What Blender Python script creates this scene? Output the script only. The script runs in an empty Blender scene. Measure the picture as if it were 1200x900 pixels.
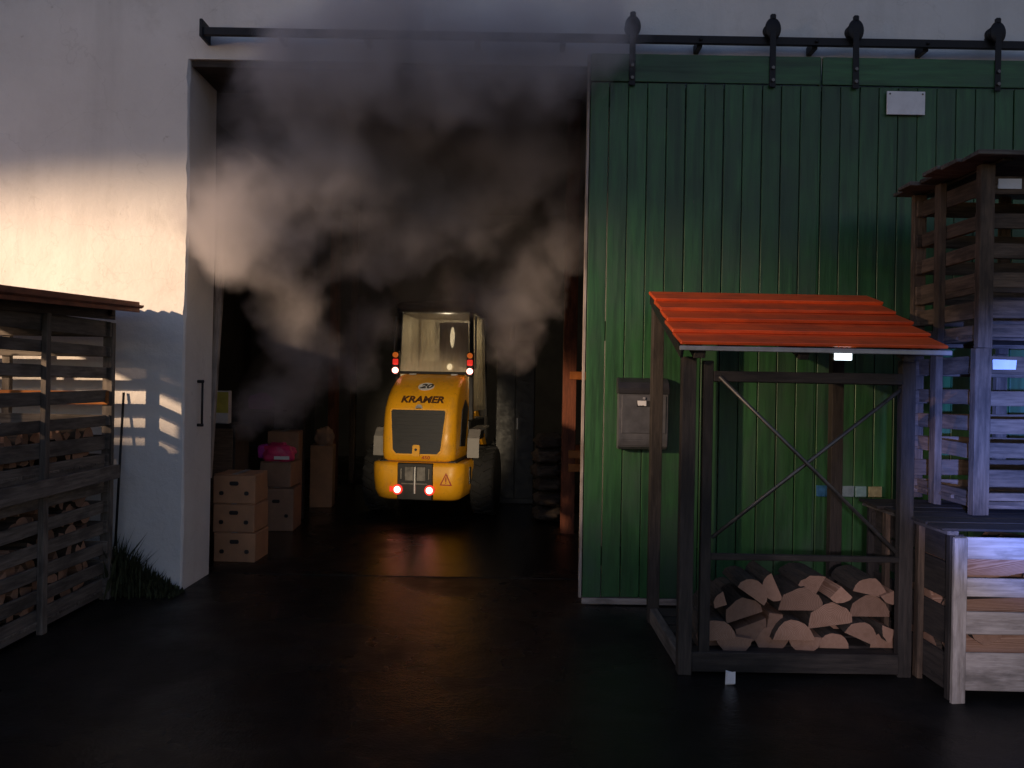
import bpy, bmesh, math, random
from mathutils import Vector, Matrix, Euler, noise as mnoise
random.seed(7)
R = math.radians
sc = bpy.context.scene
C = sc.collection

# ------------------------------------------------------------------ camera
CAM_Z, FPX, ROLL = 1.6, 933.0, R(1.0)
cam_d = bpy.data.cameras.new('camera'); cam = bpy.data.objects.new('camera', cam_d); C.objects.link(cam)
cam_d.sensor_width = 36; cam_d.lens = 36 * FPX / 1200; cam_d.clip_start = .05; cam_d.clip_end = 600
cam.matrix_world = Matrix.Translation((0, 0, CAM_Z)) @ Matrix.Rotation(R(90), 4, 'X') @ Matrix.Rotation(ROLL, 4, 'Z')
sc.camera = cam

# ------------------------------------------------------------------ sky (dusk)
w = bpy.data.worlds.new('World'); sc.world = w; w.use_nodes = True
nt = w.node_tree; bg = nt.nodes['Background']
sky = nt.nodes.new('ShaderNodeTexSky'); sky.sky_type = 'NISHITA'; sky.sun_disc = False
sky.sun_elevation = R(4.0); sky.sun_rotation = R(20); sky.altitude = 300
tint = nt.nodes.new('ShaderNodeMix'); tint.data_type = 'RGBA'; tint.blend_type = 'MULTIPLY'; tint.inputs[0].default_value = 1
tint.inputs[7].default_value = (.95, .87, 1.22, 1)           # blue hour
nt.links.new(sky.outputs[0], tint.inputs[6]); nt.links.new(tint.outputs[2], bg.inputs[0]); bg.inputs[1].default_value = 0.15

# ------------------------------------------------------------------ lamps standing in the yard (work lights, vehicle lamps) and an added fill
def spot(name, loc, aim, energy, size, blend, col, radius):
    l = bpy.data.lights.new(name, 'SPOT'); l.energy = energy; l.spot_size = R(size); l.spot_blend = blend
    l.color = col; l.shadow_soft_size = radius
    o = bpy.data.objects.new(name, l); C.objects.link(o); o.location = loc
    o.rotation_euler = (Vector(aim) - Vector(loc)).to_track_quat('-Z', 'Y').to_euler()
    return o
fl = spot('floodlight', (-8.2, -.4, 3.7), (-1.85, 5.9, 2.05), 4300, 16.5, 1.0, (1, .68, .43), .06)
fl.scale = (2.7, 1, 1)        # wide bar lamp: flat oval beam
spot('floodlight_spill', (-8.2, -.4, 3.35), (-1.8, 5.9, 2.6), 230, 50, 1, (1, .62, .38), .05)
spot('vehicle_headlamp', (.7, -8, 2.0), (-.92, 9.3, 1.0), 5200, 7.2, .8, (1, .78, .50), .08)
spot('blue_beacon', (-1.2, -3.5, 1.5), (3.15, 4.6, 1.3), 8500, 12, 1.0, (.13, .25, 1), .05)
spot('hand_torch', (.2, -.15, 1.5), (2.3, 4.5, .45), 260, 22, 1.0, (1, .84, .95), .04)  # added fill beside the camera, brightens the logs and lower crate

sc.view_settings.view_transform = 'Standard'; sc.view_settings.look = 'None'
sc.view_settings.gamma = 1; sc.view_settings.exposure = .4; sc.view_settings.use_curve_mapping = False
sc.cycles.use_denoising = True
sc.cycles.volume_bounces = 1; sc.cycles.volume_step_rate = 1.0; sc.cycles.volume_max_steps = 128
sc.cycles.max_bounces = 6; sc.cycles.sample_clamp_indirect = 4

# ------------------------------------------------------------------ helpers
ca, sa = math.cos(ROLL), math.sin(ROLL)
def P(u, v, Y):
    """photo pixel (1200x900) on the plane y=Y"""
    du, dv = u - 600, 450 - v
    return Vector(((du * ca - dv * sa) / FPX * Y, Y, CAM_Z + (du * sa + dv * ca) / FPX * Y))

def nmat(name):
    m = bpy.data.materials.new(name); m.use_nodes = True
    t = m.node_tree; b = t.nodes['Principled BSDF']
    return m, t, b
def ramp(t, fac, stops):
    n = t.nodes.new('ShaderNodeValToRGB'); e = n.color_ramp.elements
    while len(e) < len(stops): e.new(.5)
    for i, (p, c) in enumerate(stops):
        e[i].position = p; e[i].color = (*c, 1) if len(c) == 3 else c
    t.links.new(fac, n.inputs[0]); return n.outputs[0]
def tex(t, kind, scale, vec=None, detail=4, rough=.55, **kw):
    n = t.nodes.new(kind)
    for k, v in dict(Scale=scale, Detail=detail, Roughness=rough, **kw).items():
        if k in n.inputs: n.inputs[k].default_value = v
    if vec is not None: t.links.new(vec, n.inputs['Vector'])
    return n.outputs[0]
def objco(t, scale=(1, 1, 1), rnd=True):
    tc = t.nodes.new('ShaderNodeTexCoord'); mp = t.nodes.new('ShaderNodeMapping')
    t.links.new(tc.outputs['Object'], mp.inputs[0]); mp.inputs['Scale'].default_value = scale
    if rnd:
        oi = t.nodes.new('ShaderNodeObjectInfo'); mu = t.nodes.new('ShaderNodeMath'); mu.operation = 'MULTIPLY'
        mu.inputs[1].default_value = 37; t.links.new(oi.outputs['Random'], mu.inputs[0])
        cx = t.nodes.new('ShaderNodeCombineXYZ')
        for i in range(3): t.links.new(mu.outputs[0], cx.inputs[i])
        t.links.new(cx.outputs[0], mp.inputs['Location'])
    return mp.outputs[0]
def mixc(t, fac, a, b, mode='MIX'):
    n = t.nodes.new('ShaderNodeMix'); n.data_type = 'RGBA'; n.blend_type = mode
    for i, x in ((0, fac), (6, a), (7, b)):
        if isinstance(x, (int, float)): n.inputs[i].default_value = x
        elif isinstance(x, tuple): n.inputs[i].default_value = (*x, 1) if len(x) == 3 else x
        else: t.links.new(x, n.inputs[i])
    return n.outputs[2]
def bump(t, b, h, s, d=.01):
    n = t.nodes.new('ShaderNodeBump'); n.inputs['Strength'].default_value = s; n.inputs['Distance'].default_value = d
    t.links.new(h, n.inputs['Height']); t.links.new(n.outputs[0], b.inputs['Normal'])
def rand_value(t, col, lo, hi):
    oi = t.nodes.new('ShaderNodeObjectInfo'); mr = t.nodes.new('ShaderNodeMapRange')
    mr.inputs[3].default_value = lo; mr.inputs[4].default_value = hi
    t.links.new(oi.outputs['Random'], mr.inputs[0])
    h = t.nodes.new('ShaderNodeHueSaturation'); t.links.new(mr.outputs[0], h.inputs['Value']); t.links.new(col, h.inputs['Color'])
    return h.outputs[0]

def wood(name, dark, light, rough=.8, vary=(.7, 1.25)):
    m, t, b = nmat(name)
    v = objco(t, (2.2, 26, 26)); g = tex(t, 'ShaderNodeTexNoise', 2.2, v, 6, .6)
    col = ramp(t, g, [(.3, dark), (.7, light)])
    st = tex(t, 'ShaderNodeTexNoise', 2.5, objco(t, (1, 3, 3)), 5, .6)
    col = mixc(t, ramp(t, st, [(.48, (0, 0, 0)), (.62, (.65, .65, .65))]), col, tuple(x * .35 for x in dark))
    col = rand_value(t, col, *vary)
    t.links.new(col, b.inputs['Base Color']); b.inputs['Roughness'].default_value = rough
    bump(t, b, g, .6, .006); return m
def painted(name, c, rough=.4, spread=.25, metal=0, bmp=.1, scale=12):
    m, t, b = nmat(name)
    n = tex(t, 'ShaderNodeTexNoise', scale, objco(t), 6, .65)
    t.links.new(ramp(t, n, [(.3, tuple(x * (1 - spread) for x in c)), (.7, tuple(min(1, x * (1 + spread)) for x in c))]), b.inputs['Base Color'])
    t.links.new(ramp(t, n, [(.3, (rough * .8,) * 3), (.7, (min(1, rough * 1.3),) * 3)]), b.inputs['Roughness'])
    b.inputs['Metallic'].default_value = metal
    bump(t, b, n, bmp, .004); return m
def emis(name, c, s):
    m, t, b = nmat(name); b.inputs['Base Color'].default_value = (*c, 1)
    b.inputs['Emission Color'].default_value = (*c, 1); b.inputs['Emission Strength'].default_value = s; return m

M = {}
M['wood_grey'] = wood('weathered_wood', (.075, .062, .052), (.19, .165, .14))
M['wood_brown'] = wood('brown_wood', (.07, .045, .028), (.19, .125, .08))
M['wood_pale'] = wood('pale_wood', (.26, .22, .19), (.52, .46, .42), vary=(.8, 1.15))
M['wood_dark'] = wood('dark_wood', (.02, .016, .013), (.055, .043, .035))
M['wood_orange'] = wood('orange_board', (.22, .07, .012), (.42, .15, .03), vary=(.9, 1.1))  # warm light put into the slat's colour
M['wood_red'] = wood('red_stained_post', (.10, .03, .014), (.20, .06, .025), vary=(.9, 1.1))
M['bark'] = wood('bark', (.03, .022, .016), (.10, .075, .055), .95)
M['iron'] = painted('black_iron', (.018, .018, .02), .5, .4, .6)
M['steel'] = painted('dull_steel', (.16, .15, .14), .45, .35, .8)
M['galv'] = painted('galvanised_steel', (.40, .40, .41), .45, .2, .5)
M['black'] = painted('black_plastic', (.012, .012, .013), .45, .3)
M['rubber'] = painted('rubber', (.016, .016, .016), .85, .4, bmp=.4)
m, t, b = nmat('yellow_paint'); M['yellow'] = m
n1 = tex(t, 'ShaderNodeTexNoise', 5, objco(t), 7, .68); n2 = tex(t, 'ShaderNodeTexNoise', 26, objco(t, (1, 1, .35)), 6, .7)
col = ramp(t, n1, [(.3, (.70, .33, .010)), (.7, (.82, .40, .014))])
col = mixc(t, ramp(t, n1, [(.52, (0, 0, 0)), (.72, (.55, .55, .55))]), col, (.26, .13, .03))
col = mixc(t, ramp(t, n2, [(.60, (0, 0, 0)), (.72, (.7, .7, .7))]), col, (.16, .09, .035))
t.links.new(col, b.inputs['Base Color']); t.links.new(ramp(t, n1, [(.35, (.28,) * 3), (.65, (.6,) * 3)]), b.inputs['Roughness']); bump(t, b, n2, .12, .003)
M['mail'] = painted('mailbox_plastic', (.085, .086, .095), .45, .25, bmp=.05)
M['maildark'] = painted('mailbox_lid', (.028, .027, .03), .4, .25, bmp=.05)
M['white'] = painted('white_paint', (.74, .74, .76), .5, .1)
M['offwhite'] = painted('grey_mudguard', (.22, .21, .20), .5, .15)
M['card'] = painted('cardboard', (.36, .19, .10), .85, .2, scale=5)
M['card2'] = painted('worn_cardboard', (.28, .17, .11), .85, .25, scale=5)
M['pink'] = painted('pink_plastic', (.62, .04, .16), .4, .2)
M['magenta'] = painted('magenta_plastic', (.45, .05, .40), .4, .2)
M['yellowpack'] = painted('yellow_pack', (.55, .50, .10), .5, .2)
M['orange'] = painted('orange_paint', (.38, .12, .02), .45, .2)
M['letter'] = painted('dark_lettering', (.06, .022, .008), .6, .1)
M['redmark'] = painted('red_mark', (.35, .03, .01), .5, .1)
M['tail'] = emis('lit_tail_lamp', (1, .33, .26), 5)
M['tailred'] = emis('glowing_red_lens', (.8, .03, .02), .55)
M['taillow'] = emis('orange_lens', (.75, .16, .02), .35)
M['beacon'] = painted('pale_orange_lens', (.42, .24, .14), .3, .2)  # lens colour paled to imitate smoke in front of it
M['led'] = emis('lit_white_lamp', (.80, .95, 1), 3.2)  # glow given to the eave reflector, which is no lamp
M['cablamp'] = emis('cab_lamp', (1, .80, .50), 3)  # emission imitating floodlight glare on the cab glass

# plaster
m, t, b = nmat('white_plaster'); M['plaster'] = m
v = objco(t, rnd=False)
n1 = tex(t, 'ShaderNodeTexNoise', .9, v, 8, .62); n2 = tex(t, 'ShaderNodeTexNoise', 9, v, 8, .7)
n3 = tex(t, 'ShaderNodeTexNoise', 2.4, objco(t, (1, 1, .12), False), 6, .6)
col = ramp(t, n1, [(.3, (.60, .59, .57)), (.7, (.76, .75, .73))])
col = mixc(t, ramp(t, n3, [(.52, (0, 0, 0)), (.75, (.4, .4, .4))]), col, (.42, .41, .39))
col = mixc(t, ramp(t, n2, [(.64, (0, 0, 0)), (.70, (.6, .6, .6))]), col, (.36, .34, .31))
vo = t.nodes.new('ShaderNodeTexVoronoi'); vo.feature = 'DISTANCE_TO_EDGE'; vo.inputs['Scale'].default_value = .55
wv_ = t.nodes.new('ShaderNodeVectorMath'); wv_.operation = 'ADD'; nn = t.nodes.new('ShaderNodeTexNoise'); nn.inputs['Scale'].default_value = 2.2; nn.inputs['Detail'].default_value = 6
t.links.new(v, nn.inputs['Vector']); t.links.new(v, wv_.inputs[0]); t.links.new(nn.outputs['Color'], wv_.inputs[1]); t.links.new(wv_.outputs[0], vo.inputs['Vector'])
col = mixc(t, ramp(t, vo.outputs['Distance'], [(0, (.14, .14, .14)), (.004, (0, 0, 0))]), col, (.22, .20, .18))
n6 = tex(t, 'ShaderNodeTexNoise', 1.7, v, 8, .7)
col = mixc(t, ramp(t, n6, [(.56, (0, 0, 0)), (.66, (.35, .35, .35))]), col, (.46, .45, .42))
t.links.new(col, b.inputs['Base Color']); b.inputs['Roughness'].default_value = .9
bump(t, b, n2, .7, .014)
# inner concrete
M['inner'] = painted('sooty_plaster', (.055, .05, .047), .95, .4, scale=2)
# green painted boards
m, t, b = nmat('green_boards'); M['green'] = m
v = objco(t, (1.2, 14, 14)); n1 = tex(t, 'ShaderNodeTexNoise', 2, v, 7, .65)
n2 = tex(t, 'ShaderNodeTexNoise', 1.6, objco(t, (1, 1.5, 1.5)), 6, .6)
col = ramp(t, n1, [(.3, (.016, .062, .020)), (.7, (.036, .135, .042))])
col = mixc(t, ramp(t, n2, [(.45, (0, 0, 0)), (.62, (.85, .85, .85))]), col, (.040, .085, .05))
n4 = tex(t, 'ShaderNodeTexNoise', 7, objco(t, (.6, 3, 3)), 6, .7)
col = mixc(t, ramp(t, n4, [(.70, (0, 0, 0)), (.75, (.8, .8, .8))]), col, (.16, .15, .11))
n5 = tex(t, 'ShaderNodeTexNoise', 3, objco(t, (.35, 5, 5)), 5, .6)
col = mixc(t, ramp(t, n5, [(.5, (0, 0, 0)), (.7, (.75, .75, .75))]), col, (.010, .035, .014))
col = rand_value(t, col, .85, 1.12)
t.links.new(col, b.inputs['Base Color'])
t.links.new(ramp(t, n2, [(.3, (.32,) * 3), (.7, (.6,) * 3)]), b.inputs['Roughness']); bump(t, b, n1, .5, .005)
# red roof boards
m, t, b = nmat('red_roof_paint'); M['red'] = m
n1 = tex(t, 'ShaderNodeTexNoise', 3, objco(t, (1.5, 12, 12)), 6, .6); n2 = tex(t, 'ShaderNodeTexNoise', 3, objco(t), 6, .6)
col = ramp(t, n1, [(.3, (.58, .065, .012)), (.7, (.82, .115, .02))])
col = mixc(t, ramp(t, n2, [(.48, (0, 0, 0)), (.70, (.6, .6, .6))]), col, (.22, .045, .02))
t.links.new(rand_value(t, col, .85, 1.15), b.inputs['Base Color']); b.inputs['Roughness'].default_value = .42; bump(t, b, n1, .4, .004)
# rusty sheet
m, t, b = nmat('rusty_sheet'); M['rust'] = m
n1 = tex(t, 'ShaderNodeTexNoise', 6, objco(t), 7, .65)
t.links.new(ramp(t, n1, [(.3, (.09, .025, .012)), (.7, (.24, .07, .03))]), b.inputs['Base Color']); b.inputs['Roughness'].default_value = .7; bump(t, b, n1, .3, .004)
# cut wood with rings
m, t, b = nmat('cut_wood'); M['cut'] = m
tc = t.nodes.new('ShaderNodeTexCoord')
wv = t.nodes.new('ShaderNodeTexWave'); wv.wave_type = 'RINGS'; wv.rings_direction = 'X'
wv.inputs['Scale'].default_value = 4.5; wv.inputs['Distortion'].default_value = 3; wv.inputs['Detail'].default_value = 3
t.links.new(tc.outputs['Object'], wv.inputs['Vector'])
n2 = tex(t, 'ShaderNodeTexNoise', 3, objco(t), 6, .65)
col = ramp(t, wv.outputs[1], [(0, (.26, .135, .08)), (1, (.47, .29, .20))])
col = mixc(t, ramp(t, n2, [(.45, (0, 0, 0)), (.7, (.6, .6, .6))]), col, (.26, .14, .085))
t.links.new(rand_value(t, col, .6, 1.15), b.inputs['Base Color']); b.inputs['Roughness'].default_value = .8; bump(t, b, n2, .3, .004)
# wet ground
m, t, b = nmat('wet_ground'); M['ground'] = m
v = objco(t, rnd=False); n1 = tex(t, 'ShaderNodeTexNoise', .55, v, 5, .55); n2 = tex(t, 'ShaderNodeTexNoise', 60, v, 5, .7); n3 = tex(t, 'ShaderNodeTexNoise', 5, v, 6, .65)
t.links.new(ramp(t, n3, [(.3, (.005, .0046, .0044)), (.7, (.015, .0138, .0125))]), b.inputs['Base Color'])
t.links.new(ramp(t, n1, [(.44, (.17,) * 3), (.49, (.26,) * 3), (.60, (.58,) * 3)]), b.inputs['Roughness'])
b.inputs['Specular IOR Level'].default_value = .26
mx = t.nodes.new('ShaderNodeMath'); mx.operation = 'ADD'
sc1 = t.nodes.new('ShaderNodeMath'); sc1.operation = 'MULTIPLY'; sc1.inputs[1].default_value = .35
t.links.new(n2, sc1.inputs[0]); t.links.new(n3, mx.inputs[0]); t.links.new(sc1.outputs[0], mx.inputs[1])
bump(t, b, mx.outputs[0], .4, .02)
# weeds
M['weed'] = painted('weeds', (.035, .045, .018), .8, .5)
# dirty cab glass
m, t, b = nmat('dusty_glass'); M['glass'] = m
tr = t.nodes.new('ShaderNodeBsdfTransparent'); tr.inputs[0].default_value = (.8, .8, .78, 1)
mxs = t.nodes.new('ShaderNodeMixShader'); out = t.nodes['Material Output']
n1 = tex(t, 'ShaderNodeTexNoise', 3, objco(t, (6, 6, .8)), 6, .6)
b.inputs['Base Color'].default_value = (.62, .56, .45, 1); b.inputs['Roughness'].default_value = .25
t.links.new(ramp(t, n1, [(.3, (.42,) * 3), (.7, (.66,) * 3)]), mxs.inputs[0])
t.links.new(tr.outputs[0], mxs.inputs[1]); t.links.new(b.outputs[0], mxs.inputs[2]); t.links.new(mxs.outputs[0], out.inputs[0])

def tag(o, label=None, cat=None, group=None, kind=None):
    if label: o['label'] = label
    if cat: o['category'] = cat
    if group: o['group'] = group
    if kind: o['kind'] = kind
    return o
def thing(name, label, cat, loc=(0, 0, 0), rz=0, group=None):
    o = bpy.data.objects.new(name, None); C.objects.link(o); o.location = loc; o.rotation_euler = (0, 0, rz); o.empty_display_size = .1
    return tag(o, label, cat, group)
def link(name, me, mats, parent=None, mw=None, smooth=False):
    """links a mesh; mw = placement in the parent's own space (parent with no scale)"""
    o = bpy.data.objects.new(name, me); C.objects.link(o)
    for m in (mats if isinstance(mats, (list, tuple)) else [mats]):
        if len(me.materials) < (len(mats) if isinstance(mats, (list, tuple)) else 1): me.materials.append(m)
    if parent: o.parent = parent
    if mw is not None: o.matrix_basis = mw
    if smooth:
        for p in me.polygons: p.use_smooth = True
    return o
def from_bm(name, bm, mats, parent=None, mw=None, smooth=False):
    me = bpy.data.meshes.new(name); bmesh.ops.recalc_face_normals(bm, faces=bm.faces); bm.to_mesh(me); bm.free()
    return link(name, me, mats, parent, mw, smooth)
def box_bm(sx, sy, sz, bev=0.0, jit=0.0, seg=1):
    bm = bmesh.new(); bmesh.ops.create_cube(bm, size=1)
    for v in bm.verts:
        v.co = Vector((v.co.x * sx, v.co.y * sy, v.co.z * sz)) + Vector([random.uniform(-jit, jit) for _ in range(3)])
    if bev: bmesh.ops.bevel(bm, geom=bm.edges[:], offset=bev, segments=seg, affect='EDGES', profile=.5)
    return bm
def box(name, lo, hi, mat, parent=None, org=(0, 0, 0), bev=.004, jit=0, seg=1, rot=None):
    """axis box lo..hi in world/thing space; org = the parent's location"""
    lo, hi = Vector(lo), Vector(hi); s = hi - lo; c = (lo + hi) / 2 - Vector(org)
    mw = Matrix.Translation(c)
    if rot is not None: mw = mw @ rot
    return from_bm(name, box_bm(abs(s.x), abs(s.y), abs(s.z), bev, jit, seg), mat, parent, mw)
def board(name, p0, p1, wid, thk, mat, parent=None, org=(0, 0, 0), face=(0, -1, 0), bev=.003, jit=.003):
    """plank from p0 to p1, its broad side turned to `face`; grain along local X"""
    p0, p1 = Vector(p0), Vector(p1); d = p1 - p0; L = d.length; x = d / L
    z = Vector(face); z = (z - x * z.dot(x)).normalized(); y = z.cross(x)
    rot = Matrix((x, y, z)).transposed().to_4x4()
    return from_bm(name, box_bm(L, wid, thk, bev, jit), mat, parent, Matrix.Translation((p0 + p1) / 2 - Vector(org)) @ rot)
def cyl_bm(r, L, n=12, r2=None):
    bm = bmesh.new(); bmesh.ops.create_cone(bm, cap_ends=True, segments=n, radius1=r, radius2=r if r2 is None else r2, depth=L)
    return bm
def rod(name, p0, p1, r, mat, parent=None, org=(0, 0, 0), n=8):
    p0, p1 = Vector(p0), Vector(p1); d = p1 - p0
    q = d.to_track_quat('Z', 'Y').to_matrix().to_4x4()
    return from_bm(name, cyl_bm(r, d.length, n), mat, parent, Matrix.Translation((p0 + p1) / 2 - Vector(org)) @ q, True)
def lathe(name, prof, n, mat, parent, mw):
    bm = bmesh.new(); rings = []
    for (r, z) in prof:
        rings.append([bm.verts.new((r * math.cos(2 * math.pi * i / n), r * math.sin(2 * math.pi * i / n), z)) for i in range(n)])
    for a, c in zip(rings, rings[1:]):
        for i in range(n): bm.faces.new((a[i], a[(i + 1) % n], c[(i + 1) % n], c[i]))
    bm.faces.new(rings[0]); bm.faces.new(rings[-1])
    return from_bm(name, bm, mat, parent, mw, True)
def rrect(x0, x1, y0, y1, r, n=5):
    pts = []
    for cx, cy, a0 in ((x1 - r, y1 - r, 0), (x0 + r, y1 - r, 90), (x0 + r, y0 + r, 180), (x1 - r, y0 + r, 270)):
        for i in range(n + 1):
            a = R(a0 + 90 * i / n); pts.append((cx + r * math.cos(a), cy + r * math.sin(a)))
    return pts
def loft(rings):
    bm = bmesh.new(); vr = [[bm.verts.new(p) for p in r] for r in rings]; n = len(vr[0])
    for a, c in zip(vr, vr[1:]):
        for i in range(n): bm.faces.new((a[i], a[(i + 1) % n], c[(i + 1) % n], c[i]))
    bm.faces.new(vr[0]); bm.faces.new(vr[-1]); return bm
def plate(name, pts, thk, mat, parent, mw, bev=.004):
    """flat outline in local xy, extruded +z"""
    bm = bmesh.new(); f = bm.faces.new([bm.verts.new((x, y, 0)) for x, y in pts])
    r = bmesh.ops.extrude_face_region(bm, geom=[f])
    for v in r['geom']:
        if isinstance(v, bmesh.types.BMVert): v.co.z += thk
    return from_bm(name, bm, mat, parent, mw)
def text(name, s, size, mat, parent, mw, shear=0, sx=1, bold=0.0, ext=.002):
    cu = bpy.data.curves.new(name, 'FONT'); cu.body = s; cu.size = size; cu.align_x = 'CENTER'; cu.align_y = 'CENTER'
    cu.shear = shear; cu.offset = bold; cu.extrude = ext; cu.resolution_u = 3
    to = bpy.data.objects.new('tmp', cu); C.objects.link(to)
    dg = bpy.context.evaluated_depsgraph_get(); dg.update()
    me = bpy.data.meshes.new_from_object(to.evaluated_get(dg)); bpy.data.objects.remove(to)
    me.name = name; me.transform(Matrix.Diagonal((sx, 1, 1, 1)))
    me.materials.clear()
    return link(name, me, mat, parent, mw)

# ================================================================== SETTING
YW, YIN = 5.98, 6.54           # outer and inner face of the front wall
XJ, XR = -2.46, 0.62           # door opening
ZL = 4.0
bm = bmesh.new(); bmesh.ops.create_grid(bm, x_segments=2, y_segments=2, size=120)
tag(from_bm('ground', bm, M['ground']), kind='structure')

hall = thing('warehouse', 'white plastered warehouse with a tall open doorway full of smoke', 'building', (0, YW, 0))
HO = (0, YW, 0)
def wall_block(name, x0, x1, z0, z1, edge=None):
    """front wall block; the vertical edge towards the opening is worn"""
    bm = bmesh.new(); n = 60 if edge else 1
    loop = []
    for k in range(n + 1):
        z = z0 + (z1 - z0) * k / n
        pts = [(x0, YW), (x1, YW), (x1, YIN), (x0, YIN)]
        if edge == 'right':
            j = .010 + .022 * max(0, mnoise.noise((0, 3.1, z * 5.5))) + .012 * max(0, mnoise.noise((4, 1.1, z * 19)))
            w_ = .012 * mnoise.noise((9, 9, z * .9))
            pts = [(x0, YW), (x1 - j + w_, YW), (x1 + w_, YW + j * 1.3), (x1 + w_ * .5, YIN - .012), (x1 - .012, YIN), (x0, YIN)]
        loop.append([bm.verts.new((x, y - YW, z)) for x, y in pts])
    for a, c in zip(loop, loop[1:]):
        for i in range(len(a)): bm.faces.new((a[i], a[(i + 1) % len(a)], c[(i + 1) % len(a)], c[i]))
    bm.faces.new(loop[0]); bm.faces.new(loop[-1])
    return from_bm(name, bm, M['plaster'], hall)
wall_block('front_wall', -14, XJ, -.1, ZL, 'right')
wall_block('front_wall', XR, 14, -.1, ZL)
wall_block('upper_wall', -14, 14, ZL, 6.4)
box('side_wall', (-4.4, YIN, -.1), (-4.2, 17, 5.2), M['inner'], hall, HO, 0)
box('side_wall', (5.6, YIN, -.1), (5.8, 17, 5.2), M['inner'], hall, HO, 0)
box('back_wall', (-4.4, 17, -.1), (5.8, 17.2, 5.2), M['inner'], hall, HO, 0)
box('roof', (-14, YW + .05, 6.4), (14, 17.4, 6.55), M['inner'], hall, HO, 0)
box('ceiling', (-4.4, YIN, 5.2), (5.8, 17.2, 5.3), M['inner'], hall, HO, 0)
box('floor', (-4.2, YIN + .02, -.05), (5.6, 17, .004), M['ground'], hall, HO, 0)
board('lintel_beam', (XJ + .01, YW + .285, ZL - .028), (XR - .01, YW + .285, ZL - .028), .53, .054, M['wood_dark'], hall, HO, (0, 0, -1))  # dark sheet added to hide the bright soffit of the opening
# timber posts inside the hall
for (u, Y, zt, wd, mt) in ((390, 11.5, 4.9, .13, 'wood_red'), (413, 12.5, 4.9, .09, 'wood_brown'), (666, 8.6, 5.2, .14, 'wood_red')):
    p = P(u, 520, Y); board('post', (p.x, Y, 0), (p.x, Y, zt), wd, wd, M[mt], hall, HO)
# slanting frame strip behind the jamb; pale wood imitates warm light on it
board('door_frame_strip', P(243, 560, 6.62), P(262, 255, 6.62), .06, .05, M['wood_pale'], hall, HO)
# iron bolt handle on the reveal
bz = [P(232, v, 6.24).z for v in (447, 498)]
rod('bolt_handle', (XJ + .035, 6.24, bz[0]), (XJ + .035, 6.24, bz[1]), .009, M['iron'], hall, HO)
for z in bz: rod('bolt_bracket', (XJ - .02, 6.24, z), (XJ + .045, 6.24, z), .012, M['iron'], hall, HO)

# ------------------------------------------------------------------ door rail
ra, rb_ = P(237, 37, 5.84), P(1178, 53.5, 5.84)
rz_ = (ra.z + rb_.z) / 2
rail = thing('door_rail', 'long black iron sliding-door rail bolted above the doorway', 'rail', ((ra.x + rb_.x) / 2, 5.84, rz_ - .03))
RO = rail.location[:]
def beam_x(name, x0, x1, y0, y1, z0, z1, mat, parent, org, bev=.004): return box(name, (x0, y0, z0), (x1, y1, z1), mat, parent, org, bev)
beam_x('rail_bar', ra.x, rb_.x + .9, 5.825, 5.855, rz_ - .03, rz_ + .03, M['iron'], rail, RO)
box('end_stop', (ra.x - .012, 5.81, rz_ - .045), (ra.x + .012, YW - .002, rz_ + .085), M['iron'], rail, RO)
for u in (330, 430, 560, 660, 820, 955, 1085):
    p = P(u, 45, 5.86); box('bracket', (p.x - .02, 5.855, rz_ - .045), (p.x + .02, YW + .01, rz_ + .02), M['iron'], rail, RO)
    rod('bolt', (p.x, 5.815, rz_), (p.x, 5.827, rz_), .014, M['iron'], rail, RO, 6)

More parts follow.
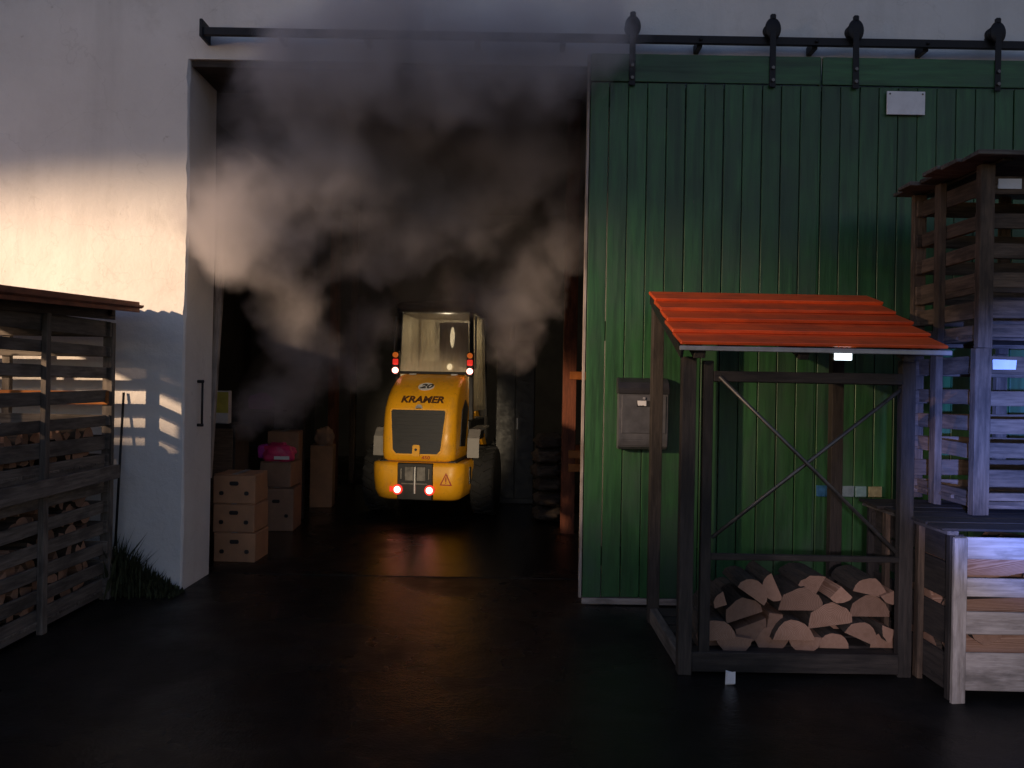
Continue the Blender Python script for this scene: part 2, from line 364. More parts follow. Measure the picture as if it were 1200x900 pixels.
# ------------------------------------------------------------------ sliding doors
YD = 5.80                       # front of the planks
def door(x0, x1, label, hangers):
    t = thing('sliding_door', label, 'door', (x0, YD, .02), 0, None); o = t.location[:]
    ztop = P(700, 63, YD).z
    n = 12; pw = (x1 - x0) / n
    for i in range(n):
        dy = random.uniform(-.002, .003); z0 = .055 + random.uniform(0, .008)
        cx = x0 + pw * (i + .5)
        board('plank', (cx, YD + .012 + dy, z0), (cx, YD + .012 + dy, ztop - .205), pw - random.uniform(.005, .009), .022, M['green'], t, o, (0, -1, 0), .003, .0006)
    cx = (x0 + x1) / 2
    board('top_rail', (x0 + .002, YD + .004, ztop - .1), (x1 - .002, YD + .004, ztop - .1), .20, .03, M['green'], t, o)
    for z in (.35, 2.0, ztop - .3):
        board('ledger', (x0 + .01, YD + .042, z), (x1 - .01, YD + .042, z), .14, .03, M['wood_dark'], t, o)
    board('edge_strip', (x0 - .012, YD + .03, .05), (x0 - .012, YD + .03, ztop), .05, .018, M['wood_pale' if hangers[0] < 800 else 'green'], t, o, (-1, 0, 0))
    board('bottom_strip', (x0, YD + .014, .03), (x1 - .01, YD + .014, .03), .045, .034, M['wood_pale'], t, o)
    for u in hangers:
        hx = P(u, 50, YD).x
        h = board('hanger_strap', (hx, YD - .02, rz_ - .36), (hx, YD - .02, rz_ + .05), .045, .012, M['iron'], t, o)
        hw = h.matrix_basis.copy(); inv = hw.inverted()
        lathe('hanger_wheel', [(.02, -.026), (.052, -.024), (.052, -.016), (.042, -.012), (.042, .012), (.052, .016), (.052, .024), (.02, .026)], 20, M['iron'], h,
              inv @ Matrix.Translation(Vector((hx, 5.845, rz_ + .084)) - Vector(o)) @ Matrix.Rotation(R(90), 4, 'X'))
        lathe('hanger_cover', [(.02, -.012), (.058, -.010), (.066, 0), (.058, .010), (.02, .012)], 20, M['iron'], h,
              inv @ Matrix.Translation(Vector((hx, YD - .012, rz_ + .07)) - Vector(o)) @ Matrix.Rotation(R(90), 4, 'X') @ Matrix.Diagonal((.9, 1.25, 1, 1)))
        from_bm('hanger_axle', cyl_bm(.014, .15, 10), M['iron'], h, inv @ Matrix.Translation(Vector((hx, YD + .06, rz_ + .084)) - Vector(o)) @ Matrix.Rotation(R(90), 4, 'X'))
        from_bm('hanger_tip', box_bm(.04, .03, .045, .008), M['iron'], h, inv @ Matrix.Translation(Vector((hx, YD - .01, rz_ + .155)) - Vector(o)))
        for dz in (-.22, -.31):
            from_bm('bolt', cyl_bm(.013, .02, 6), M['steel'], h, inv @ Matrix.Translation(Vector((hx, YD - .03, rz_ + dz)) - Vector(o)) @ Matrix.Rotation(R(90), 4, 'X'))
    return t
xd0 = P(686, 450, YD).x; xd1 = P(956, 450, YD).x; xd2 = P(1228, 450, YD).x
door(xd0, xd1 - .006, 'green plank sliding door leaf with the mailbox on it', (741, 905))
d2 = door(xd1 + .006, xd2, 'green plank sliding door leaf with the white plate on it', (1002, 1168))
# white plate
a, b_ = P(1038, 108, YD), P(1082, 136, YD)
s = thing('sign_plate', 'small blank white plate on the green door under the rail', 'plate', ((a.x + b_.x) / 2, YD - .018, b_.z)); so = s.location[:]
box('plate', (a.x, YD - .024, b_.z), (b_.x, YD - .012, a.z), M['white'], s, so, .002)
for fx in (a.x + .02, b_.x - .02): rod('screw', (fx, YD - .029, a.z - .02), (fx, YD - .022, a.z - .02), .006, M['steel'], s, so)

# ------------------------------------------------------------------ mailbox on the door
a, b_ = P(725, 442, 5.68), P(784, 528, 5.68)
mb = thing('mailbox', 'dark grey plastic mailbox with a curved lid on the green door', 'mailbox', ((a.x + b_.x) / 2, YD, b_.z)); mo = mb.location[:]
W2, H = (b_.x - a.x) / 2, a.z - b_.z
prof = [(0, 0), (-.07, .0), (-.105, .025), (-.115, .07), (-.115, H * .78), (-.10, H * .79), (0, H * .79)]
def prism_x(name, prof, hw, mat, parent, mw=Matrix(), bev=.006):
    bm = bmesh.new(); l = [bm.verts.new((-hw, y, z)) for y, z in prof]; r_ = [bm.verts.new((hw, y, z)) for y, z in prof]
    bm.faces.new(l); bm.faces.new(r_)
    for i in range(len(prof)): bm.faces.new((l[i], l[(i + 1) % len(prof)], r_[(i + 1) % len(prof)], r_[i]))
    if bev: bmesh.ops.bevel(bm, geom=bm.edges[:], offset=bev, segments=2, affect='EDGES')
    return from_bm(name, bm, mat, parent, mw)
prism_x('body', prof, W2 * .96, M['mail'], mb)
prism_x('lid', [(.004, H * .77), (-.125, H * .77), (-.128, H * .84), (-.10, H * .93), (-.05, H * .985), (.004, H)], W2, M['maildark'], mb)
fp = from_bm('door_panel', box_bm(W2 * 1.72, .008, H * .52, .003), M['mail'], mb, Matrix.Translation((0, -.117, H * .49)))
from_bm('name_slot', box_bm(.105, .006, .042, .001), M['maildark'], fp, Matrix.Translation((.0, -.005, H * .15)))
from_bm('paper', box_bm(.062, .004, .034, 0, .003), M['white'], fp, Matrix.Translation((-.015, -.009, H * .155)))
from_bm('lock', cyl_bm(.009, .012, 12), M['galv'], fp, Matrix.Translation((0, -.007, H * .225)) @ Matrix.Rotation(R(90), 4, 'X'))

# ================================================================== FIREWOOD
def log_mesh(r, L, kind, mats=None):
    bm = bmesh.new(); pts = []
    if kind == 'half': angs = [i * math.pi / 9 for i in range(10)]
    elif kind == 'quarter': angs = [i * math.pi / 2 / 6 for i in range(7)]
    else: angs = [i * 2 * math.pi / 14 for i in range(14)]
    for a in angs: pts.append((r * math.cos(a) * random.uniform(.93, 1.05), r * math.sin(a) * random.uniform(.93, 1.05)))
    if kind == 'quarter': pts.append((.0, .0))
    off = (0, -r * .35) if kind == 'half' else ((-r * .35, -r * .35) if kind == 'quarter' else (0, 0))
    pts = [(y + off[0], z + off[1]) for y, z in pts]
    sk = random.uniform(-.015, .015)
    e0 = [bm.verts.new((-L / 2 + random.uniform(-.004, .004), y, z)) for y, z in pts]
    e1 = [bm.verts.new((L / 2, y + sk, z - sk)) for y, z in pts]
    n = len(pts); f0 = bm.faces.new(e0); f1 = bm.faces.new(e1); f0.material_index = f1.material_index = 1
    for i in range(n):
        f = bm.faces.new((e0[i], e0[(i + 1) % n], e1[(i + 1) % n], e1[i]))
        split = (kind == 'half' and i == n - 1) or (kind == 'quarter' and i >= n - 2)
        f.material_index = 1 if split else 0
    me = bpy.data.meshes.new('split_log'); bmesh.ops.recalc_face_normals(bm, faces=bm.faces); bm.to_mesh(me); bm.free()
    me.materials.append(M['bark']); me.materials.append(M['cut']); return me
LOGS = {k: [log_mesh(1, 1, k) for _ in range(5)] for k in ('half', 'quarter', 'round')}
def log(pos, r, L, kind, axis, twist, label, group, tilt=0, yaw=0):
    o = bpy.data.objects.new('split_log', random.choice(LOGS[kind])); C.objects.link(o)
    x = Vector(axis).normalized(); z = Vector((0, 0, 1)); y = z.cross(x).normalized(); z = x.cross(y)
    m = Matrix((x, y, z)).transposed().to_4x4() @ Matrix.Rotation(yaw, 4, 'Z') @ Matrix.Rotation(tilt, 4, 'Y') @ Matrix.Rotation(twist, 4, 'X')
    o.matrix_basis = Matrix.Translation(pos) @ m @ Matrix.Diagonal((L, r, r, 1))
    kw = {'half': 'half-round', 'quarter': 'wedge-shaped', 'round': 'unsplit round'}[kind]
    tag(o, label.replace('split firewood log', kw + ' firewood log'), 'firewood', kw + ' ' + group); return o

# ------------------------------------------------------------------ slatted crates
def crate(label, x0, y0, z0, wx, dy, h, mat, slats, sides='FBLR', posts_mid=(), post=.07, group=None, skip=(), feet=0.0, lean=0):
    t = thing('slatted_crate', label, 'crate', (x0 + wx / 2, y0 + dy / 2, z0), lean, group)
    hx, hy = wx / 2, dy / 2
    pm = lambda: M[mat]
    for sx in (-1, 1):
        for sy in (-1, 1):
            x, y = sx * (hx - post / 2), sy * (hy - post * .3)
            board('post', (x, y, 0), (x, y, h), post, post * .6, pm(), t, (0, 0, 0), (0, sy, 0))
    for (fc, f) in posts_mid:
        if fc in 'LR':
            s_ = -1 if fc == 'L' else 1
            board('post', (s_ * (hx - post * .25), -hy + dy * f, 0), (s_ * (hx - post * .25), -hy + dy * f, h), post * .8, post * .5, pm(), t, (0, 0, 0), (s_, 0, 0))
        else:
            s_ = -1 if fc == 'F' else 1
            board('post', (-hx + wx * f, s_ * (hy - post * .3), 0), (-hx + wx * f, s_ * (hy - post * .3), h), post * .8, post * .5, pm(), t, (0, 0, 0), (0, s_, 0))
    for fc in sides:
        for k, (zc, wd) in enumerate(slats):
            if (fc, k) in skip: continue
            za, zb = zc * h + random.uniform(-.008, .008), zc * h + random.uniform(-.008, .008)
            i = .010
            if fc == 'F': board('slat', (-hx + .01, -hy + post * .6 + i, za), (hx - .01, -hy + post * .6 + i, zb), wd, .02, pm(), t, (0, 0, 0), (0, -1, 0))
            if fc == 'B': board('slat', (-hx + .01, hy - post * .6 - i, za), (hx - .01, hy - post * .6 - i, zb), wd, .02, pm(), t, (0, 0, 0), (0, 1, 0))
            if fc == 'L': board('slat', (-hx + post * .5 + i, -hy + .05, za), (-hx + post * .5 + i, hy - .05, zb), wd, .02, pm(), t, (0, 0, 0), (-1, 0, 0))
            if fc == 'R': board('slat', (hx - post * .5 - i, -hy + .05, za), (hx - post * .5 - i, hy - .05, zb), wd, .02, pm(), t, (0, 0, 0), (1, 0, 0))
    nb = max(3, int(dy / .2))
    for k in range(nb):
        y = -hy + dy * (k + .5) / nb
        board('floor_board', (-hx + .03, y, .07), (hx - .03, y, .07), dy / nb - .03, .02, pm(), t, (0, 0, 0), (0, 0, 1))
    return t

SL = [(.10, .12), (.26, .085), (.42, .085), (.58, .085), (.74, .085), (.92, .10)]
# --- left: two crates by the white wall
LX0, LX1, LY0, LY1 = -4.15, -2.87, 4.10, 5.76
cl0 = crate('weathered grey slatted crate full of firewood standing by the white wall', LX0, LY0, 0, LX1 - LX0, LY1 - LY0, .90, 'wood_grey', SL, posts_mid=(('R', .5), ('L', .5), ('B', .5)))
cl1 = crate('weathered grey slatted crate under the rusty roof, half empty', LX0, LY0, .92, LX1 - LX0, LY1 - LY0, 1.07, 'wood_grey',
            [(.07, .10), (.20, .10), (.345, .075), (.50, .085), (.66, .075), (.80, .07), (.95, .11)], posts_mid=(('R', .5), ('L', .5), ('B', .4)), skip=(('L', 3), ('B', 3), ('L', 4), ('L', 6), ('L', 5), ('F', 6), ('F', 4), ('F', 5), ('F', 3)))
# slat on the upper crate's far side, orange imitates warm light on it
hx = (LX1 - LX0) / 2; hy = (LY1 - LY0) / 2
tag(board('slat', (-hx + .02, hy - .056, .525), (hx - .02, hy - .056, .53), .095, .02, M['wood_orange'], cl1, (0, 0, 0), (0, -1, 0)), 'orange slat on the side towards the wall')
# thick half-round board lying between the crates
o = tag(board('thick_board', (LX1 + .02, LY0 - .1, .905), (LX1 + .05, LY1 - .06, .925), .10, .055, M['wood_grey'], None, (0, 0, 0), (1, 0, .1)), 'thick rough board sticking out between the two stacked grey crates', 'board')
# rusty corrugated roof over the upper crate
rf = thing('sheet_roof', 'rusty red corrugated sheet roof on top of the grey crates', 'roof', ((LX0 + LX1) / 2, (LY0 + LY1) / 2, 2.0)); fo = Vector(rf.location)
bm = bmesh.new(); nx = 96; rows = []
rx0, rx1 = LX0 - .15, -2.70
for (y, zb) in ((LY0 - .25, 2.025), (LY1 + .06, 2.115)):
    for dz in (0, .012):
        rows.append([bm.verts.new(Vector((rx0 + (rx1 - rx0) * i / nx, y, zb + dz + .0 + .016 * math.sin(i * 2 * math.pi / 6) + .10 * (1 - i / nx))) - fo) for i in range(nx + 1)])
for (a, c) in ((0, 2), (1, 3), (0, 1), (2, 3)):
    for i in range(nx): bm.faces.new((rows[a][i], rows[a][i + 1], rows[c][i + 1], rows[c][i]))
for i in (0, nx): bm.faces.new((rows[0][i], rows[1][i], rows[3][i], rows[2][i]))
from_bm('corrugated_sheet', bm, M['rust'], rf)
for y, z in ((LY0 + .05, 2.005), (LY1 - .08, 2.06)):
    board('batten', (LX0, y, z + .085), (LX1 + .02, y, z - .005), .06, .04, M['wood_dark'], rf, fo, (0, 0, 1))
board('fascia', (rx1 - .03, LY0 - .2, 2.028), (rx1 - .03, LY1 + .04, 2.112), .075, .02, M['rust'], rf, fo, (1, 0, 0))
board('side_board', (LX1 - .02, LY0, 1.985), (LX1 - .02, LY1, 2.05), .07, .03, M['wood_dark'], rf, fo, (1, 0, 0))
# firewood in the left crates
for k, (z0, rws, cols) in enumerate(((.10, 6, 12), (1.02, 2, 12))):
    for rw in range(rws):
        for c_ in range(cols):
            y = LY0 + .12 + (LY1 - LY0 - .24) * (c_ + .5 + (.5 if rw % 2 else 0)) / (cols + .5) + random.uniform(-.015, .015)
            z = z0 + .06 + rw * .125 + random.uniform(-.012, .012)
            log((LX1 - .30 + random.uniform(-.03, .03), y, z), random.uniform(.058, .078), .42, random.choice(('half', 'quarter', 'quarter', 'round')), (1, 0, 0),
                random.uniform(0, 6.3), ('split firewood log stacked in the lower grey crate by the wall', 'split firewood log lying in the crate under the rusty roof')[k], ('logs in the lower grey crate', 'logs in the upper grey crate')[k])
# rod leaning on the wall
rod_o = rod('iron_rod', P(135, 640, 5.80), P(145, 460, 5.955), .009, M['iron'])
tag(rod_o, 'thin dark iron rod leaning against the white wall', 'rod')

# --- right: three crates
RX = 2.285
cr0 = crate('pale whitewashed slatted crate full of firewood below two brown crates', RX, 4.12, 0, 1.35, .98, .86, 'wood_dark', [(.40, .105), (.90, .115)], sides='B', post=.07)
for zc, wd in ((.16, .195), (.408, .115), (.594, .095), (.795, .115)): board('front_slat', (-.655, -.497, zc), (.655, -.497, zc + random.uniform(-.008, .008)), wd, .02, M['wood_pale'], cr0, (0, 0, 0), (0, -1, 0), .004, .006)
for x in (-.645, .25, .64): board('front_post', (x, -.52, 0), (x, -.52, .85), .07, .025, M['wood_pale'], cr0)
for z in (.12, .36, .60, .80):   # its left side is closed with dark boards
    for s_ in (-1, 1):
        board('side_slat', (s_ * .635, -.44, z), (s_ * .635, .44, z), .19, .02, M['wood_dark'], cr0, (0, 0, 0), (s_, 0, 0))
for y in (-.15, .25): board('side_post', (-.66, y, 0), (-.66, y, .86), .055, .03, M['wood_brown'], cr0, (0, 0, 0), (-1, 0, 0))
pal = thing('pallet_deck', 'flat board deck between the pale crate and the blue-lit crate', 'pallet', (RX + .675, 4.62, .862)); po = pal.location[:]
for k in range(6):
    y = 4.10 + k * .18; board('deck_board', (RX - .06 + random.uniform(-.02, .02), y + .05, .895), (RX + 1.38, y + .05, .89),   .15, .014, M['wood_dark'], pal, po, (0, 0, 1))
for x in (RX + .0, RX + .67, RX + 1.3): board('bearer', (x, 4.10, .872), (x, 5.10, .872), .06, .022, M['wood_grey'], pal, po, (0, 0, 1))
SR = [(.08, .09), (.22, .10), (.38, .085), (.54, .085), (.70, .085), (.90, .10)]
X2 = P(1141, 500, 4.52).x - .03
cr1 = crate('empty slatted crate in the middle of the stack of three beside the shelter', X2, 4.46, .907, 1.2, .78, .94, 'wood_brown', SR, posts_mid=(('L', .58), ('F', .45), ('B', .5)), post=.09, skip=(('L', 1),))
X3 = P(1147, 300, 4.52).x - .03
cr2 = crate('dark slatted crate on top of the stack of three beside the shelter', X3, 4.46, 1.85, 1.2, .78, 1.03, 'wood_brown', SR + [(.34, .07)], posts_mid=(('L', .58), ('F', .62), ('B', .5)), post=.08)
for c_, zt in ((cr1, .90 * .94), (cr2, .90 * 1.03)):
    tag(from_bm('label_card', box_bm(.13, .006, .055, 0, .002), M['white'], c_, Matrix.Translation((-.6 + .19, -.39 + .046, zt + .005))), 'blank white card on the top slat')
lid = thing('crate_lid', 'rough plank lid overhanging the topmost dark crate', 'lid', (X3 + .6, 4.85, 2.88)); lo = lid.location[:]
for k in range(6):
    y = 4.36 + k * .17; board('lid_board', (X3 - .10 + random.uniform(-.05, .04), y + .04, 2.905 + random.uniform(-.004, .004)), (X3 + 1.3, y + .04, 2.90), .165, .024, M['wood_grey'], lid, lo, (0, 0, 1))
for x in (X3 + .10, X3 + 1.1): board('lid_batten', (x, 4.38, 2.887), (x, 5.32, 2.887), .06, .018, M['wood_dark'], lid, lo, (0, 0, 1))
g = 'logs in the pale crate'; lb = 'split firewood log lying in the pale whitewashed crate'
for rw, z in enumerate((.18, .31, .44, .56, .70)):
    for k in range(3):
        y = 4.235 + k * .21
        for s_ in range(3):
            if k == 0 and random.random() < .4: continue
            log((RX + .27 + s_ * .42 + random.uniform(-.02, .02), y + random.uniform(-.01, .02), z + random.uniform(-.01, .01)), random.uniform(.085, .10), .41, 'half' if k == 0 else random.choice(('half', 'quarter', 'round')),
                (1, 0, 0), (-math.pi / 2 + random.uniform(-.25, .25) if k == 0 else random.uniform(0, 6)), lb, g, random.uniform(-.2, .2))
log((RX + .22, 4.34, .335), .085, .36, 'half', (0, 1, 0), math.pi, lb, g)

# ------------------------------------------------------------------ firewood shelter with red roof
YF, YB = 4.46, 5.42
SX0, SX1 = P(800, 560, YF).x, P(1064, 560, YF).x
sh = thing('firewood_shelter', 'narrow firewood shelter with red board roof and crossed braces before the green door', 'shelter', ((SX0 + SX1) / 2, (YF + YB) / 2, 0)); sho = Vector(sh.location)
zf = P(797, 404, YF - .12).z - .03; zr = zf + .40
for nm, x, y, zt, wd, mt in (('post', SX0 + .02, YF, zf - .03, .075, 'wood_dark'), ('post', SX0 + .02, YB, zr - .06, .075, 'wood_dark'), ('post', SX1 - .02, YB, zr - .06, .075, 'wood_dark')):
    board(nm, (x, y, 0), (x, y, zt), wd, wd, M[mt], sh, sho)
xf0, xf1 = P(828, 560, YF).x, SX1 - .01
board('frame_post', (xf0, YF + .01, .03), (xf0, YF + .01, zf - .05), .055, .055, M['wood_dark'], sh, sho)
board('frame_post', (xf1, YF + .01, .0), (xf1, YF + .01, zf - .03), .075, .06, M['wood_dark'], sh, sho)
zt_ = P(940, 443, YF).z; zm = P(940, 654, YF).z; zb_ = P(940, 776, YF).z
board('cross_rail', (xf0 + .028, YF, zt_), (xf1 - .036, YF, zt_), .06, .035, M['wood_dark'], sh, sho)
board('cross_rail', (xf0 + .028, YF, zm), (xf1 - .036, YF, zm), .035, .03, M['wood_dark'], sh, sho)
board('bottom_rail', (SX0 + .06, YF - .01, zb_), (xf1 - .036, YF - .01, zb_), .11, .03, M['wood_dark'], sh, sho)
board('side_sill', (SX0 + .02, YF + .04, .05), (SX0 + .02, YB - .04, .05), .10, .05, M['wood_grey'], sh, sho, (-1, 0, 0))
board('side_sill', (SX1 - .02, YF + .04, .05), (SX1 - .02, YB - .04, .05), .10, .05, M['wood_dark'], sh, sho, (1, 0, 0))
for k in range(5):
    y = YF + .1 + k * .19; board('floor_board', (SX0 + .05, y, .085), (SX1 - .04, y, .085), .15, .022, M['wood_dark'], sh, sho, (0, 0, 1))
rod('brace', P(843, 441, YF - .02), P(1050, 647, YF - .02), .011, M['steel'], sh, sho)
rod('brace', P(1058, 455, YF + .005), P(834, 630, YF + .005), .011, M['steel'], sh, sho)
# roof
xr0, xr1 = P(797, 404, YF - .12).x, P(1112, 414, YF - .12).x
y0r, y1r = YF - .12, YB - .07
rr = 5
for k in range(rr):
    f0, f1 = k / rr, (k + 1) / rr + .035
    a = Vector((0, y0r + (y1r - y0r) * f0, zf + (zr - zf) * f0)); b_ = Vector((0, y0r + (y1r - y0r) * f1, zf + (zr - zf) * f1))
    sl = (b_ - a).normalized(); nr = Vector((0, -sl.z, sl.y)); w_ = (b_ - a).length
    tilt = sl * 1.0 + nr * -.10; tilt.normalize(); n2 = Vector((0, -tilt.z, tilt.y))
    c_ = (a + b_) / 2 + nr * .030
    board('roof_board', Vector((xr0 + random.uniform(-.006, .006), 0, 0)) + c_, Vector((xr1 + random.uniform(-.02, .015), 0, 0)) + c_, w_, .022, M['red'], sh, sho, n2, .004, .002)
for x in (SX0 + .06, (SX0 + SX1) / 2, SX1 - .05):
    board('rafter', (x, y0r + .02, zf - .018), (x, y1r, zr - .022), .05, .06, M['wood_dark'], sh, sho, (-1, 0, 0))
board('gutter_strip', (xr0 - .005, y0r - .012, zf + .012), (xr1 + .01, y0r - .012, zf + .008), .028, .014, M['galv'], sh, sho)
board('end_board', (xr0 + .012, y0r, zf - .014), (xr0 + .012, y1r, zr - .012), .06, .018, M['black'], sh, sho, (-1, 0, 0))
# reflector under the eave, its returned light imitated by emission
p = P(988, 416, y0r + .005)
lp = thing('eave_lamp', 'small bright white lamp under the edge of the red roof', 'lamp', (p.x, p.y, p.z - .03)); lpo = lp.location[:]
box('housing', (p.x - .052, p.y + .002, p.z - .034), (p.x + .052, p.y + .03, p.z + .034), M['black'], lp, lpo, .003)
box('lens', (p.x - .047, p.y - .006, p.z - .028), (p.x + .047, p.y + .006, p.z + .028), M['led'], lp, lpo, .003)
# strip of blue, pale and yellow segments on the door
a, b_ = P(957, 568, YB - .05), P(1033, 583, YB - .05)
ps = thing('plastic_strip', 'short strip of blue, pale and yellow plastic on the green door behind the shelter', 'strip', ((a.x + b_.x) / 2, YD - .01, b_.z)); pso = ps.location[:]
a, b_ = P(957, 569, YD - .01), P(1033, 583, YD - .01)
for f0, f1, c in ((0, .30, (.02, .10, .22)), (.32, .58, (.16, .22, .26)), (.60, .76, (.14, .24, .26)), (.80, 1, (.24, .22, .12))):
    box('segment', (a.x + (b_.x - a.x) * f0, YD - .014, b_.z), (a.x + (b_.x - a.x) * f1, YD + .004, a.z), painted('strip_plastic', c, .5, .3, scale=20), ps, pso, .002, .003)
# logs in the shelter: (u, v, radius px, kind, twist)
g = 'logs in the shelter'; lb = 'split firewood log stacked on the floor of the shelter'
LG = [(840, 742, 24, 'half', .1), (872, 716, 23, 'half', .35), (880, 738, 20, 'half', 3.5), (884, 693, 20, 'half', -.6), (938, 706, 27, 'half', 0), (952, 686, 24, 'quarter', -.5), (931, 742, 24, 'half', 0),
      (973, 724, 27, 'half', .15), (1018, 714, 25, 'half', 0), (1012, 743, 20, 'half', -.4), (978, 764, 18, 'half', 0), (836, 761, 22, 'half', 0), (985, 697, 20, 'quarter', 2.4), (1020, 690, 20, 'half', -.2),
      (905, 764, 22, 'half', 3.1), (1040, 742, 16, 'quarter', 1.2), (905, 690, 18, 'half', 2), (1040, 764, 20, 'half', 0), (860, 764, 22, 'half', 3.0), (945, 764, 20, 'half', 3.1), (905, 725, 18, 'quarter', 3), (1045, 700, 16, 'quarter', 2), (845, 705, 16, 'quarter', .3), (900, 747, 18, 'half', 1)]
for i, (u, v, r_, k, tw) in enumerate(LG):
    y = YF + .10 + (.03 * (i % 3)); p = P(u, v, y); L = .34
    p.z = max(p.z, .14)
    log((p.x, y + L / 2, p.z), r_ / 205, L, k, (0, 1, 0), -tw, lb, g, 0, random.uniform(-.06, .06))
lb = 'split firewood log behind the front row of logs in the shelter'; g = 'logs behind the front row in the shelter'
for i in range(26):
    u = random.uniform(838, 1045); v = random.uniform(700, 765); y = YF + .52; p = P(u, v, y); p.z = max(p.z, .15)
    log((p.x, y + .2, p.z), random.uniform(.07, .10), .33, random.choice(('half', 'quarter', 'round')), (0, 1, 0), random.uniform(0, 6.3), lb, g, 0, random.uniform(-.15, .15))

# ================================================================== LOADER
LD = thing('wheel_loader', 'yellow compact wheel loader with lit red tail lamps, seen from behind in the doorway', 'loader', (-1.065, 9.05, 0), R(-7))
HZ = [(.70, .03, .405), (.73, .005, .42), (.80, 0, .43), (1.0, .008, .432), (1.22, .04, .428), (1.31, .07, .425), (1.42, .15, .42), (1.53, .29, .415), (1.62, .47, .41), (1.68, .68, .405), (1.70, .80, .395)]
def yr(z):
    for a, c in zip(HZ, HZ[1:]):
        if a[0] <= z <= c[0]:
            f = (z - a[0]) / (c[0] - a[0]); return a[1] + f * (c[1] - a[1]), math.atan2(c[0] - a[0], c[1] - a[1])
rings = []
for z, y0, w_ in HZ: rings.append([(x, y, z) for x, y in rrect(-w_, w_, y0, 1.45 if z < 1.5 else 1.05 , .12, 6)])
rings.append([(x, y, 1.71) for x, y in rrect(-.36, .36, .84, 1.04, .09, 6)])
hood = from_bm('hood', loft(rings), M['yellow'], LD, smooth=True)
hood.data.polygons[-1].use_smooth = False
def onhood(x, z, off=.004):
    y, a = yr(z)      # a: slope angle from horizontal
    X = Vector((1, 0, 0)); Yv = Vector((0, math.cos(a), math.sin(a))); Z = X.cross(Yv)
    m = Matrix((X, Yv, Z)).transposed().to_4x4(); m.translation = Vector((x, y, z)) + Z * off
    return m
# grille
gp = [(-.30, .255), (.30, .255), (.315, .235), (.275, -.20), (.235, -.245), (-.235, -.245), (-.275, -.20), (-.315, .235)]
gm = onhood(0, 1.03, .012)
gb = plate('grille_bezel', [(x * 1.05, y * 1.06) for x, y in gp], .012, M['yellow'], LD, onhood(0, 1.03, .006))
gr = plate('grille', gp, .010, M['black'], LD, gm)
for k in range(11):
    z = -.21 + k * .042; hw = .255 + .04 * (z + .21) / .44
    from_bm('grille_bar', box_bm(hw * 2, .010, .008, 0), M['black'], gr, Matrix.Translation((0, z, .014)))
plate('grille_latch', rrect(-.042, .042, -.055, .075, .02, 3), .03, M['yellow'], gr, Matrix.Translation((0, -.22, .004)))
from_bm('latch_button', cyl_bm(.016, .04, 10), M['black'], gr, Matrix.Translation((0, -.20, .022)))
bd = plate('badge', [(.042 * math.cos(R(20 * i)), .048 * math.sin(R(20 * i))) for i in range(18)], .018, M['galv'], LD, onhood(0, 1.295, .01))
plate('badge_bar', rrect(-.03, .03, -.006, .006, .004, 2), .004, M['letter'], bd, Matrix.Translation((0, 0, .018)))
sg = plate('speed_sign', [(.095 * math.cos(R(12 * i)), .098 * math.sin(R(12 * i))) for i in range(30)], .004, M['white'], LD, onhood(.02, 1.545, .006))
text('number', '20', .15, M['black'], sg, Matrix.Translation((0, 0, .006)), .25, .95, .004)
text('lettering', 'KRAMER', .125, M['letter'], LD, onhood(.02, 1.395, .009), .18, 1.05, .005)
text('small_lettering', '450', .055, M['redmark'], LD, onhood(.10, .745, .009), .1, 1.2, .001)
# hinges at the top of the hood
for x in (-.25, .27): from_bm('hinge', box_bm(.08, .05, .02, .005), M['galv'], LD, Matrix.Translation((x, .74, 1.70)))
# side vent
for s_ in (-1, 1):
    bm = loft([[(s_ * .431, y, z) for y, z in ((.30, .86), (.62, .84), (.80, 1.30), (.62, 1.40), (.42, 1.28))], [(s_ * .441, y, z) for y, z in ((.30, .86), (.62, .84), (.80, 1.30), (.62, 1.40), (.42, 1.28))]])
    from_bm('side_vent', bm, M['black'], LD)
# lower body
rings = []
for z, y0, w_, r_ in ((.25, .10, .43, .12), (.28, .03, .47, .14), (.36, -.01, .50, .15), (.50, -.03, .515, .16), (.64, -.03, .52, .16), (.675, -.015, .515, .15), (.69, .03, .48, .12)):
    rings.append([(x * (1.02 + .12 * max(0, min(1, y))), y, z) for x, y in rrect(-w_, w_, y0, 1.30, r_, 6)])
bp = from_bm('counterweight', loft(rings), M['yellow'], LD, smooth=True)
from_bm('seam', box_bm(.90, .9, .03, .01), M['black'], LD, Matrix.Translation((0, .50, .697)))
rc = from_bm('hitch_recess', box_bm(.41, .05, .42, .01), M['black'], LD, Matrix.Translation((-.01, -.02, .475)))
for x in (-.065, .075): from_bm('hitch_plate', box_bm(.10, .02, .16, .004), M['steel'], rc, Matrix.Translation((x, -.03, .09)))
from_bm('hitch_pin', cyl_bm(.013, .30, 10), M['galv'], rc, Matrix.Translation((.005, -.055, .02)))
from_bm('hitch_bar', box_bm(.30, .03, .02, .003), M['steel'], rc, Matrix.Translation((0, -.04, -.02)))
for x in (-.16, .16): from_bm('hitch_bolt', cyl_bm(.012, .12, 8), M['steel'], rc, Matrix.Translation((x, -.035, .09)))
for x in (-.205, .165):
    l = from_bm('lower_tail_lamp', cyl_bm(.058, .03, 18), M['tailred'], LD, Matrix.Translation((x, -.055, .385)) @ Matrix.Rotation(R(90), 4, 'X'))
    from_bm('lit_lens', cyl_bm(.038, .02, 18), M['tail'], l, Matrix.Translation((0, 0, .012)))
from_bm('reflector', box_bm(.03, .01, .06, .003), M['tailred'], LD, Matrix.Translation((-.29, -.035, .385)))
